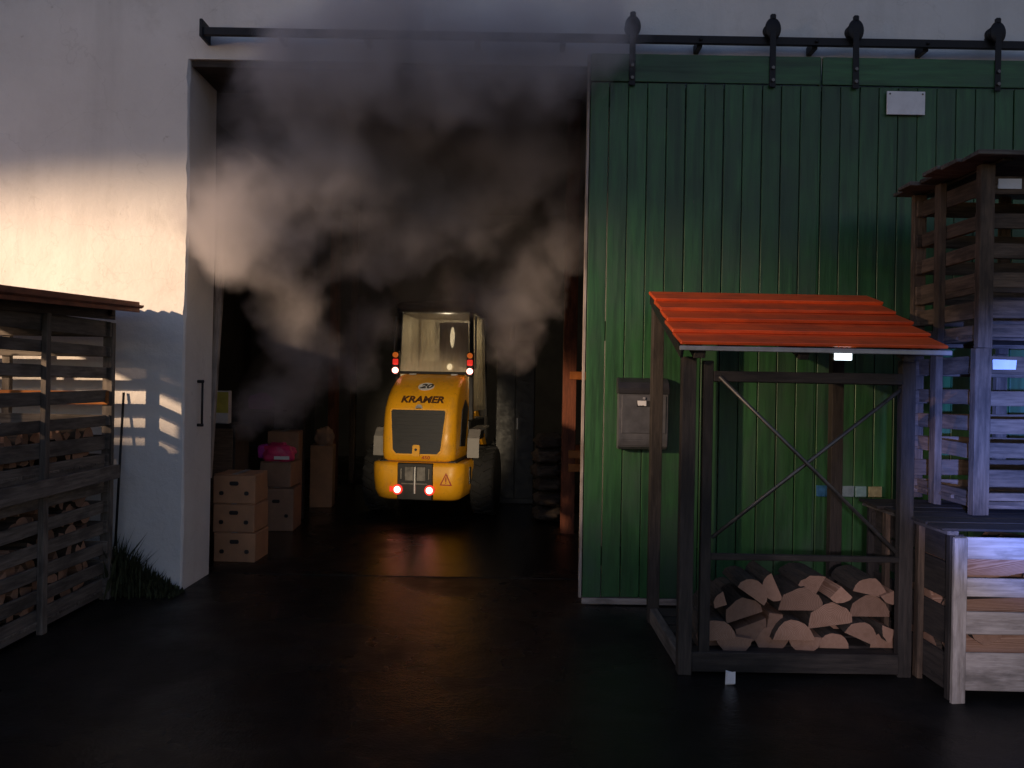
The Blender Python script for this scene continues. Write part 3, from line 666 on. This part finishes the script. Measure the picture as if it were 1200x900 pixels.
# warning triangle
wt = plate('warning_triangle', [(-.072, -.06), (.072, -.06), (0, .085)], .003, M['redmark'], LD, Matrix.Translation((.345, -.031, .50)) @ Matrix.Rotation(R(90), 4, 'X'))
plate('triangle_field', [(-.05, -.047), (.05, -.047), (0, .056)], .003, M['yellow'], wt, Matrix.Translation((0, 0, .002)))
plate('exclamation_bar', rrect(-.007, .007, -.018, .035, .004, 2), .003, M['redmark'], wt, Matrix.Translation((0, 0, .004)))
plate('exclamation_dot', rrect(-.007, .007, -.036, -.025, .004, 2), .003, M['redmark'], wt, Matrix.Translation((0, 0, .004)))
tag(from_bm('side_handle', box_bm(.012, .10, .20, .004), M['steel'], LD, Matrix.Translation((.552, .36, .52))), 'grey tall handle plate on the flank')
# mudguards, wheels
for s_ in (-1, 1):
    bm = loft([[(s_ * .50, .42, .72), (s_ * .64, .42, .72), (s_ * .64, .44, .72), (s_ * .50, .44, .72)], [(s_ * .50, .44, .95), (s_ * .64, .44, .95), (s_ * .64, .46, .94), (s_ * .50, .46, .94)], [(s_ * .50, .56, 1.05), (s_ * .64, .56, 1.05), (s_ * .64, .56, 1.03), (s_ * .50, .56, 1.03)], [(s_ * .50, 1.2, 1.07), (s_ * .64, 1.2, 1.07), (s_ * .64, 1.2, 1.05), (s_ * .50, 1.2, 1.05)]])
    from_bm('mudguard', bm, M['offwhite'], LD)
def wheel(x, y, s_):
    mw = Matrix.Translation((x, y, .41)) @ Matrix.Rotation(R(90), 4, 'Y')
    wh = lathe('wheel', [(.10, -.10), (.22, -.09), (.235, -.12), (.235, .12), (.22, .09), (.10, .10)], 24, M['galv'], LD, mw)
    bm = bmesh.new()
    ty = lathe('tyre', [(.232, -.125), (.30, -.145), (.375, -.14), (.40, -.11), (.40, .11), (.375, .14), (.30, .145), (.232, .125)], 32, M['rubber'], wh, Matrix())
    bm = bmesh.new()
    for k in range(20):
        for h_ in (-1, 1):
            a = 2 * math.pi * (k + (.5 if h_ > 0 else 0)) / 20
            m = Matrix.Rotation(a, 4, 'Z') @ Matrix.Translation((.402, 0, h_ * .065)) @ Matrix.Rotation(h_ * .5, 4, 'X')
            bmesh.ops.create_cube(bm, size=1, matrix=m @ Matrix.Diagonal((.03, .05, .13, 1)))
    from_bm('tread', bm, M['rubber'], wh, Matrix())
for y in (.88, 2.45):
    for s_ in (-1, 1): wheel(s_ * .66, y, s_)
from_bm('rear_axle', cyl_bm(.07, 1.1, 12), M['iron'], LD, Matrix.Translation((0, .88, .41)) @ Matrix.Rotation(R(90), 4, 'Y'))
from_bm('front_axle', cyl_bm(.07, 1.1, 12), M['iron'], LD, Matrix.Translation((0, 2.45, .41)) @ Matrix.Rotation(R(90), 4, 'Y'))
from_bm('chassis', box_bm(.6, 1.9, .5, .03), M['yellow'], LD, Matrix.Translation((0, 2.1, .62)))
# cab
CB0, CB1, CW, CZ0, CZ1 = .80, 1.95, .475, 1.15, 2.50
for s_ in (-1, 1):
    for y0_, y1_ in ((CB0 + .0, CB0 + .08), (CB1, CB1 - .12)):
        board('cab_pillar', (s_ * CW, y0_, CZ0), (s_ * (CW - .03), y1_, CZ1), .05, .05, M['iron'], LD, (0, 0, 0), (0, -1, 0))
    from_bm('side_pane', loft([[(s_ * (CW - .004), CB0 + .05, 1.25), (s_ * (CW - .004), CB1 - .05, 1.25), (s_ * (CW - .03), CB1 - .14, 2.46), (s_ * (CW - .03), CB0 + .11, 2.46)],
                                [(s_ * (CW + .004), CB0 + .05, 1.25), (s_ * (CW + .004), CB1 - .05, 1.25), (s_ * (CW - .022), CB1 - .14, 2.46), (s_ * (CW - .022), CB0 + .11, 2.46)]]), M['glass'], LD)
    rod('handrail', (s_ * (CW + .045), CB0 + .0, 1.78), (s_ * (CW + .03), CB0 + .06, 2.42), .011, M['galv'], LD)
from_bm('cab_floor', box_bm(.92, 1.1, .30, .02), M['black'], LD, Matrix.Translation((0, 1.40, 1.0)))
from_bm('rear_pane', loft([[(-.445, CB0 + .03, 1.735), (.445, CB0 + .03, 1.735), (.42, CB0 + .085, 2.46), (-.42, CB0 + .085, 2.46)], [(-.445, CB0 + .038, 1.735), (.445, CB0 + .038, 1.735), (.42, CB0 + .093, 2.46), (-.42, CB0 + .093, 2.46)]]), M['glass'], LD)
from_bm('front_pane', loft([[(-.45, CB1 - .03, 1.3), (.45, CB1 - .03, 1.3), (.42, CB1 - .12, 2.46), (-.42, CB1 - .12, 2.46)], [(-.45, CB1 - .022, 1.3), (.45, CB1 - .022, 1.3), (.42, CB1 - .112, 2.46), (-.42, CB1 - .112, 2.46)]]), M['glass'], LD)
board('window_rail', (-.45, CB0 + .03, 1.72), (.45, CB0 + .03, 1.72), .035, .04, M['iron'], LD)
rfb = from_bm('cab_roof', loft([[(x, y, z) for x, y in rrect(-w_, w_, CB0 - .02 + e, CB1 - .02 - e, .08, 4)] for z, w_, e in ((2.48, .49, 0), (2.55, .50, -.02), (2.60, .47, .03), (2.615, .40, .10))]), M['iron'], LD, smooth=True)
from_bm('seat_back', box_bm(.52, .10, .30, .03, 0, 2), painted('beige_panel', (.55, .47, .33), .6, .15), LD, Matrix.Translation((.02, 1.02, 1.74)))
from_bm('seat', box_bm(.5, .45, .12, .03, 0, 2), M['black'], LD, Matrix.Translation((0, 1.25, 1.42)))
rod('steering_column', (0, 1.85, 1.2), (0, 1.62, 1.75), .03, M['black'], LD)
tag(from_bm('window_frame', loft([[(.02, 1.0, 1.80), (.40, 1.0, 1.80), (.39, 1.0, 2.36), (.02, 1.0, 2.36)], [(.05, 1.005, 1.83), (.37, 1.005, 1.83), (.36, 1.005, 2.33), (.05, 1.005, 2.33)]]), M['iron'], LD), None)
bm = bmesh.new(); bmesh.ops.create_icosphere(bm, subdivisions=3, radius=1)
from_bm('cab_light', bm, M['cablamp'], LD, Matrix.Translation((.20, .93, 2.17)) @ Matrix.Diagonal((.028, .012, .13, 1)), True)  # floodlight's reflection in the rear pane, built as a glowing ellipsoid
bm = bmesh.new(); bmesh.ops.create_icosphere(bm, subdivisions=3, radius=1)
from_bm('cab_light', bm, M['cablamp'], LD, Matrix.Translation((.17, .93, 1.80)) @ Matrix.Diagonal((.035, .012, .04, 1)), True)  # smaller glowing spot of the same imitated reflection
cl = bpy.data.lights.new('cab_lamp', 'POINT'); cl.energy = 24; cl.color = (1, .82, .55); cl.shadow_soft_size = .05
clo = bpy.data.objects.new('cab_lamp', cl); C.objects.link(clo); clo.parent = LD; clo.location = (.1, 1.3, 2.3)
bc = lathe('beacon', [(.05, 0), (.05, .03), (.042, .035), (.042, .11), (.03, .13), (.01, .135)], 16, M['beacon'], LD, Matrix.Translation((.42, 1.0, 2.60)))
# tail lamp clusters
for s_ in (-1, 1):
    tl = from_bm('tail_lamp', box_bm(.085, .07, .30, .012), M['black'], LD, Matrix.Translation((s_ * .465, CB0 - .05, 1.83)))
    from_bm('indicator_lens', cyl_bm(.034, .03, 16), M['taillow'], tl, Matrix.Translation((0, -.045, .105)) @ Matrix.Rotation(R(90), 4, 'X'))
    from_bm('brake_lens', box_bm(.07, .02, .07, .008), M['tailred'], tl, Matrix.Translation((0, -.042, .02)))
    from_bm('lit_lens', cyl_bm(.036, .03, 16), M['tail'], tl, Matrix.Translation((0, -.045, -.085)) @ Matrix.Rotation(R(90), 4, 'X'))
# front lift arm and bucket (beyond the cab)
for s_ in (-1, 1): board('lift_arm', (s_ * .30, 2.0, 1.25), (s_ * .30, 3.25, .45), .16, .06, M['yellow'], LD, (0, 0, 0), (s_, 0, 0))
prism_x('bucket', [(3.15, .06), (3.75, .06), (3.75, .10), (3.22, .12), (3.22, .55), (3.45, .68), (3.42, .71), (3.15, .58)], .62, M['iron'], LD, bev=0)
for s_ in (-1, 1):
    hl = from_bm('work_lamp', box_bm(.12, .08, .10, .012), M['black'], LD, Matrix.Translation((s_ * .38, CB1 + .0, 2.50)))
hs = spot('loader_work_lamp', (0, 0, 0), (0, 1, 0), 60, 95, .8, (1, .85, .6), .06)
hs.parent = LD; hs.location = (0, 2.06, 2.45); hs.rotation_euler = (R(75), 0, 0)

# ================================================================== THINGS IN THE HALL
def carton(label, cx, cy, z0, w_, d_, h_, mat='card', rz=0, holes=True, group=None):
    t = thing('cardboard_box', label, 'box', (cx, cy, z0), rz, group)
    from_bm('body', box_bm(w_, d_, h_ - .012, .006, .004), M[mat], t, Matrix.Translation((0, 0, h_ / 2 - .006)))
    for s_ in (-1, 1): from_bm('flap', box_bm(w_ * .98, d_ * .485, .005, 0), M[mat], t, Matrix.Translation((0, s_ * d_ * .249, h_ - .008)) @ Matrix.Rotation(s_ * .03, 4, 'X'))
    from_bm('tape', box_bm(.05, d_ + .004, .004, 0), M['offwhite'], t, Matrix.Translation((0, 0, h_ - .002)))
    if holes:
        for x, z in ((0, .68), (-.3, .35), (.3, .35)):
            plate('hand_hole', rrect(-.04 if x == 0 else -.02, .04 if x == 0 else .02, -.018, .018, .015, 3), .002, M['black'], t, Matrix.Translation((x * w_, -d_ / 2 - .003, h_ * z)) @ Matrix.Rotation(R(90), 4, 'X'))
    return t
Yb = 6.95; a, c_ = P(250, 600, Yb), P(299, 600, Yb); cx = (a.x + c_.x) / 2; bw = c_.x - a.x
top = P(275, 556, Yb).z
hs_ = [.26, .25, top - .51]
z = .004
for k, lab in enumerate(('cardboard box at the bottom of the stack behind the door jamb', 'cardboard box in the middle of the stack behind the door jamb', 'orange-brown cardboard box on top of the stack behind the door jamb')):
    carton(lab, cx + random.uniform(-.008, .008), Yb + .18, z, bw, .36, hs_[k], rz=random.uniform(-.03, .03)); z += hs_[k]
# tall shelf column behind it with the yellow pack
Y2 = 7.6; a, c_ = P(249, 497, Y2), P(276, 497, Y2)
t = thing('wooden_cupboard', 'narrow dark wooden cupboard behind the cardboard boxes', 'cupboard', ((a.x + c_.x) / 2 - .05, Y2 + .2, 0)); o_ = t.location[:]
box('carcass', (a.x - .15, Y2, .004), (c_.x, Y2 + .4, a.z), M['wood_dark'], t, o_)
box('door', (a.x - .13, Y2 - .018, .06), (c_.x - .02, Y2, a.z - .04), M['wood_brown'], t, o_)
a, c_ = P(250, 458, Y2 + .1), P(267, 496, Y2 + .1)
t = thing('yellow_pack', 'upright white and yellow packet on the dark cupboard', 'packet', ((a.x + c_.x) / 2, Y2 + .15, P(258, 497, Y2).z)); o_ = Vector(t.location)
box('pack', (a.x, Y2 + .1, o_.z), (c_.x, Y2 + .2, a.z), M['white'], t, o_, .006, .004)
box('printed_panel', (a.x + .03, Y2 + .094, c_.z + .10), (c_.x + .001, Y2 + .101, a.z - .01), M['yellowpack'], t, o_, 0)
# second stack with the pink bag
Y3 = 8.4; a, c_ = P(304, 575, Y3), P(341, 575, Y3); cx = (a.x + c_.x) / 2; bw = c_.x - a.x
tops = [P(320, 571, Y3).z, P(320, 541, Y3).z]; tops[0] = max(tops[0], .4)
carton('large worn cardboard box under the box that carries the pink bag', cx, Y3 + .2, .004, bw + .03, .4, tops[0] - .004, 'card2', .05)
carton('worn cardboard box carrying the pink bag', cx, Y3 + .2, tops[0], bw, .38, tops[1] - tops[0], 'card2', -.04, False)
bgz = tops[1]
def bag(name, label, loc, sx, sy, sz, mat, extra=None):
    bm = bmesh.new(); bmesh.ops.create_icosphere(bm, subdivisions=4, radius=1)
    for v in bm.verts:
        n_ = mnoise.noise(v.co * 2.1 + Vector(loc)) * .30 + mnoise.noise(v.co * 5.5 + Vector(loc)) * .12; c = v.co * (1 + n_)
        c.z = max(c.z, -.72) ; c.x = math.copysign(abs(c.x) ** .7, c.x); v.co = Vector((c.x * sx, c.y * sy, (c.z + .72) * sz))
    t = thing(name, label, 'bag', loc); from_bm('sack', bm, M[mat], t, smooth=True)
    from_bm('knot', cyl_bm(.05, .06, 10, .02), M[mat], t, Matrix.Translation((sx * .3, 0, sz * 1.55)))
    return t
pk = bag('plastic_bag', 'bright pink plastic bag on the worn cardboard box', (cx - .01, Y3 + .15, bgz - .005), bw * .50, .14, .11, 'pink')
from_bm('side_pocket', box_bm(.10, .12, .15, .03, .01, 2), M['magenta'], pk, Matrix.Translation((-bw * .5, -.02, .10)))
from_bm('white_label', box_bm(.16, .006, .035, 0), M['white'], pk, Matrix.Translation((.07, -.143, .045)))
carton('small worn cardboard box behind the pink bag', P(332, 520, Y3 + .5).x, Y3 + .58, .004, .34, .3, P(332, 505, Y3 + .5).z, 'card2', .1, False)
# third stack
Y4 = 10.0; p = P(375, 545, Y4)
zt_ = P(375, 522, Y4).z
carton('tall narrow cardboard box standing by the reddish post', p.x, Y4 + .15, .004, .28, .3, zt_, 'card', .1, False)
bag('paper_sack', 'crumpled brown sack on the tall narrow cardboard box', (p.x + .02, Y4 + .12, zt_), .12, .11, .13, 'card2')
# lilac bag in the smoke
p = P(303, 490, 9.0); q = thing('shelf_unit', 'dark wooden shelf unit in the smoke by the left hall wall', 'shelf', (p.x - .1, 9.2, 0)); o_ = q.location[:]
zs = P(303, 480, 9.0).z
for x in (p.x - .55, p.x + .3): board('upright', (x, 9.2, 0), (x, 9.2, zs + .1), .06, .35, M['wood_dark'], q, o_, (1, 0, 0))
for z in (.4, .85, zs - .012): board('shelf_board', (p.x - .52, 9.2, z), (p.x + .27, 9.2, z), .36, .024, M['wood_dark'], q, o_, (0, 0, 1))
bag('lilac_bag', 'pale lilac bag on the dark shelf unit', (p.x - .02, 9.15, zs), .14, .10, .10, 'magenta')
# right side: orange rack, sacks, dark cupboard
Y5 = 8.2
t = thing('storage_rack', 'orange steel storage rack just behind the green door', 'rack', (.95, Y5 + .5, 0)); o_ = t.location[:]
for (x, y) in ((.62, Y5 + .9), (1.7, Y5), (1.7, Y5 + .9)): board('upright', (x, y, 0), (x, y, 2.6), .08, .06, M['orange'], t, o_, (0, -1, 0))
for z in (P(668, 549, Y5).z, P(668, 533, Y5).z, 1.7):
    box('shelf_beam', (.60, Y5 + .05, z - .04), (1.7, Y5 + .09, z + .04), M['orange'], t, o_); box('shelf_beam', (.62, Y5 + .85, z - .04), (1.7, Y5 + .89, z + .04), M['orange'], t, o_)
# stack of split wood / sacks
p = P(643, 570, 9.3)
g = 'sacks stacked by the rack'
for k in range(6): bag('grey_sack', 'grey sack piled up beside the orange rack', (p.x + random.uniform(-.02, .02), 9.5 + random.uniform(-.02, .02), .004 + k * .17), .19, .28, .10, 'bark')['group'] = g
p = P(600, 500, 10.6); t = thing('steel_cupboard', 'tall dark steel cupboard in the dark hall beside the loader', 'cupboard', (p.x, 10.9, 0)); o_ = Vector(t.location); zc = P(600, 400, 10.6).z
box('carcass', (p.x - .22, 10.6, .004), (p.x + .30, 11.1, zc), M['black'], t, o_, .008)
for s_ in (-1, 1): box('door', (p.x + .04 + (.004 if s_ > 0 else -.25), 10.58, .08), (p.x + .04 + (.25 if s_ > 0 else -.004), 10.6, zc - .05), M['black'], t, o_)
box('handle', (p.x + .06, 10.56, 1.0), (p.x + .08, 10.58, 1.15), M['galv'], t, o_)
rod('vent_pipe', (p.x - .02, 10.75, zc - .01), (p.x - .02, 10.75, zc + .28), .04, M['steel'], t, o_)

p = P(855, 781, 4.30)
tag(box('paper_scrap', (p.x - .02, 4.28, .004), (p.x + .02, 4.30, .075), M['white'], None, (0, 0, 0), 0, .008), 'small white scrap standing on the ground before the firewood shelter', 'scrap')
# ================================================================== WEEDS at the foot of the wall
bm = bmesh.new()
for k in range(2600):
    f = random.random(); x = -2.95 + .52 * f; y = YW - .01 - abs(random.gauss(0, .08))
    h_ = (.36 * (1 - f) ** 1.2 + .03) * random.choice((.3, .45, .6, .8, 1.25)) * random.uniform(.6, 1.1); a = random.uniform(0, 6.3); le = random.uniform(0, .8) * h_; wd = random.uniform(.004, .012)
    dx, dy = math.cos(a), math.sin(a)
    dy = -abs(dy)
    p0 = Vector((x, y, 0)); p1 = p0 + Vector((dx * le * .4, dy * le * .4, h_ * .6)); p2 = p0 + Vector((dx * le, dy * le, h_))
    s_ = Vector((-dy, dx, 0)) * wd
    v = [bm.verts.new(q) for q in (p0 - s_ * .4, p0 + s_ * .4, p1 + s_, p1 - s_, p2)]
    bm.faces.new(v[:4]); bm.faces.new((v[3], v[2], v[4]))
tag(from_bm('weeds', bm, M['weed']), 'dark weeds growing at the foot of the white wall', 'weeds', kind='stuff')

# ================================================================== SMOKE
m = bpy.data.materials.new('smoke'); m.use_nodes = True; t = m.node_tree
t.nodes.remove(t.nodes['Principled BSDF'])
pv = t.nodes.new('ShaderNodeVolumePrincipled'); t.links.new(pv.outputs[0], t.nodes['Material Output'].inputs['Volume'])
pv.inputs['Color'].default_value = (.84, .81, .84, 1); pv.inputs['Anisotropy'].default_value = .1
PUFF = [(285, 240, 5.86, .60), (256, 268, 5.78, .40), (300, 290, 5.95, .48), (345, 135, 6.0, .62), (385, 220, 6.2, .62), (420, 130, 6.1, .58), (340, 345, 6.6, .46), (352, 405, 7.0, .45), (335, 460, 7.4, .44), (408, 425, 7.5, .42), (300, 480, 7.3, .34),
        (500, 265, 6.8, .58), (555, 255, 6.9, .52), (460, 170, 6.5, .62), (432, 300, 6.8, .42), (610, 345, 7.3, .52), (662, 285, 6.9, .45), (650, 190, 6.6, .52), (580, 170, 6.6, .58), (535, 345, 7.8, .46),
        (600, 400, 7.6, .36), (585, 372, 7.6, .36), (436, 375, 7.6, .34), (400, 62, 5.6, .58), (480, 60, 5.55, .62), (570, 58, 5.55, .62), (650, 50, 5.6, .56), (335, 64, 5.76, .42), (450, 5, 5.5, .42), (715, 15, 5.6, .36), (510, 120, 6.3, .62), (620, 110, 6.3, .56)]
tc = t.nodes.new('ShaderNodeTexCoord')
def vmath(op, a, b):
    n = t.nodes.new('ShaderNodeVectorMath'); n.operation = op
    for i, x in enumerate((a, b)):
        if isinstance(x, (tuple, Vector)): n.inputs[i].default_value = x
        else: t.links.new(x, n.inputs[i])
    return n.outputs['Value'] if op == 'DISTANCE' else n.outputs[0]
def smath(op, a, b, clamp=False):
    n = t.nodes.new('ShaderNodeMath'); n.operation = op; n.use_clamp = clamp
    for i, x in enumerate((a, b)):
        if isinstance(x, (int, float)): n.inputs[i].default_value = x
        else: t.links.new(x, n.inputs[i])
    return n.outputs[0]
nd = t.nodes.new('ShaderNodeTexNoise'); nd.inputs['Scale'].default_value = 1.5; nd.inputs['Detail'].default_value = 3; nd.inputs['Roughness'].default_value = .6
t.links.new(tc.outputs['Object'], nd.inputs['Vector'])
wob = vmath('MULTIPLY', vmath('SUBTRACT', nd.outputs['Color'], (.5, .5, .5)), (.75, .75, .75))
pw = vmath('ADD', tc.outputs['Object'], wob)
acc = None
for (u, v, Y, r_) in PUFF:
    d = smath('MULTIPLY_ADD', vmath('DISTANCE', pw, P(u, v, Y)), -1 / r_, True)
    d.node.inputs[2].default_value = 1.0; d.node.use_clamp = True
    acc = d if acc is None else smath('ADD', acc, d)
n2 = tex(t, 'ShaderNodeTexNoise', 3.4, pw, 4, .62)
er = smath('MULTIPLY', smath('SUBTRACT', n2, .5), 2.6)
den = smath('SUBTRACT', smath('ADD', acc, smath('MULTIPLY', er, smath('ADD', acc, .12))), .22)
den = smath('MULTIPLY', smath('MINIMUM', smath('MAXIMUM', den, 0.0), 1.0), 4.2)
t.links.new(den, pv.inputs['Density'])
bm = bmesh.new()
for (u, v, Y, r_) in PUFF:
    bmesh.ops.create_icosphere(bm, subdivisions=3, radius=r_ * 1.22, matrix=Matrix.Translation(P(u, v, Y)))
me = bpy.data.meshes.new('puffs'); bm.to_mesh(me); bm.free()
tmp = bpy.data.objects.new('tmp_puffs', me); C.objects.link(tmp)
rm = tmp.modifiers.new('r', 'REMESH'); rm.mode = 'VOXEL'; rm.voxel_size = .08
dg = bpy.context.evaluated_depsgraph_get(); dg.update()
sm = bpy.data.meshes.new_from_object(tmp.evaluated_get(dg)); bpy.data.objects.remove(tmp)
sm.name = 'smoke'; sm.materials.clear()
tag(link('smoke', sm, m), 'grey smoke billowing out of the open warehouse doorway', 'smoke', kind='stuff')
tx = bpy.data.textures.new('smoke_disp', 'CLOUDS'); tx.noise_scale = .38; tx.noise_depth = 3

m2 = bpy.data.materials.new('thin_smoke'); m2.use_nodes = True; t = m2.node_tree
t.nodes.remove(t.nodes['Principled BSDF'])
pv = t.nodes.new('ShaderNodeVolumePrincipled'); t.links.new(pv.outputs[0], t.nodes['Material Output'].inputs['Volume'])
pv.inputs['Color'].default_value = (.70, .68, .67, 1); pv.inputs['Density'].default_value = .26
bm = bmesh.new()
for (u, v, Y, r_) in [(x, y, 6.7, .62) for x in (300, 400, 500, 600) for y in (90, 170)] + [(x, 255, 7.2, .55) for x in (380, 470, 560, 620)] + [(x, 330, 7.8, .5) for x in (420, 500, 590)] + [(370, 400, 8.0, .45), (330, 450, 8.2, .4), (270, 120, 6.6, .45), (650, 130, 6.7, .45), (640, 260, 7.2, .45)]:
    bmesh.ops.create_icosphere(bm, subdivisions=3, radius=r_, matrix=Matrix.Translation(P(u, v, Y)))
me = bpy.data.meshes.new('puffs'); bm.to_mesh(me); bm.free()
tmp = bpy.data.objects.new('tmp_puffs', me); C.objects.link(tmp)
rm = tmp.modifiers.new('r', 'REMESH'); rm.mode = 'VOXEL'; rm.voxel_size = .08
dm = tmp.modifiers.new('d', 'DISPLACE'); dm.texture = tx; dm.strength = .3; dm.mid_level = .5; dm.texture_coords = 'GLOBAL'
dg = bpy.context.evaluated_depsgraph_get(); dg.update()
sm = bpy.data.meshes.new_from_object(tmp.evaluated_get(dg)); bpy.data.objects.remove(tmp)
sm.name = 'smoke'; sm.materials.clear()
tag(link('smoke', sm, m2), 'thin grey smoke hanging inside under the top of the doorway', 'smoke', kind='stuff')
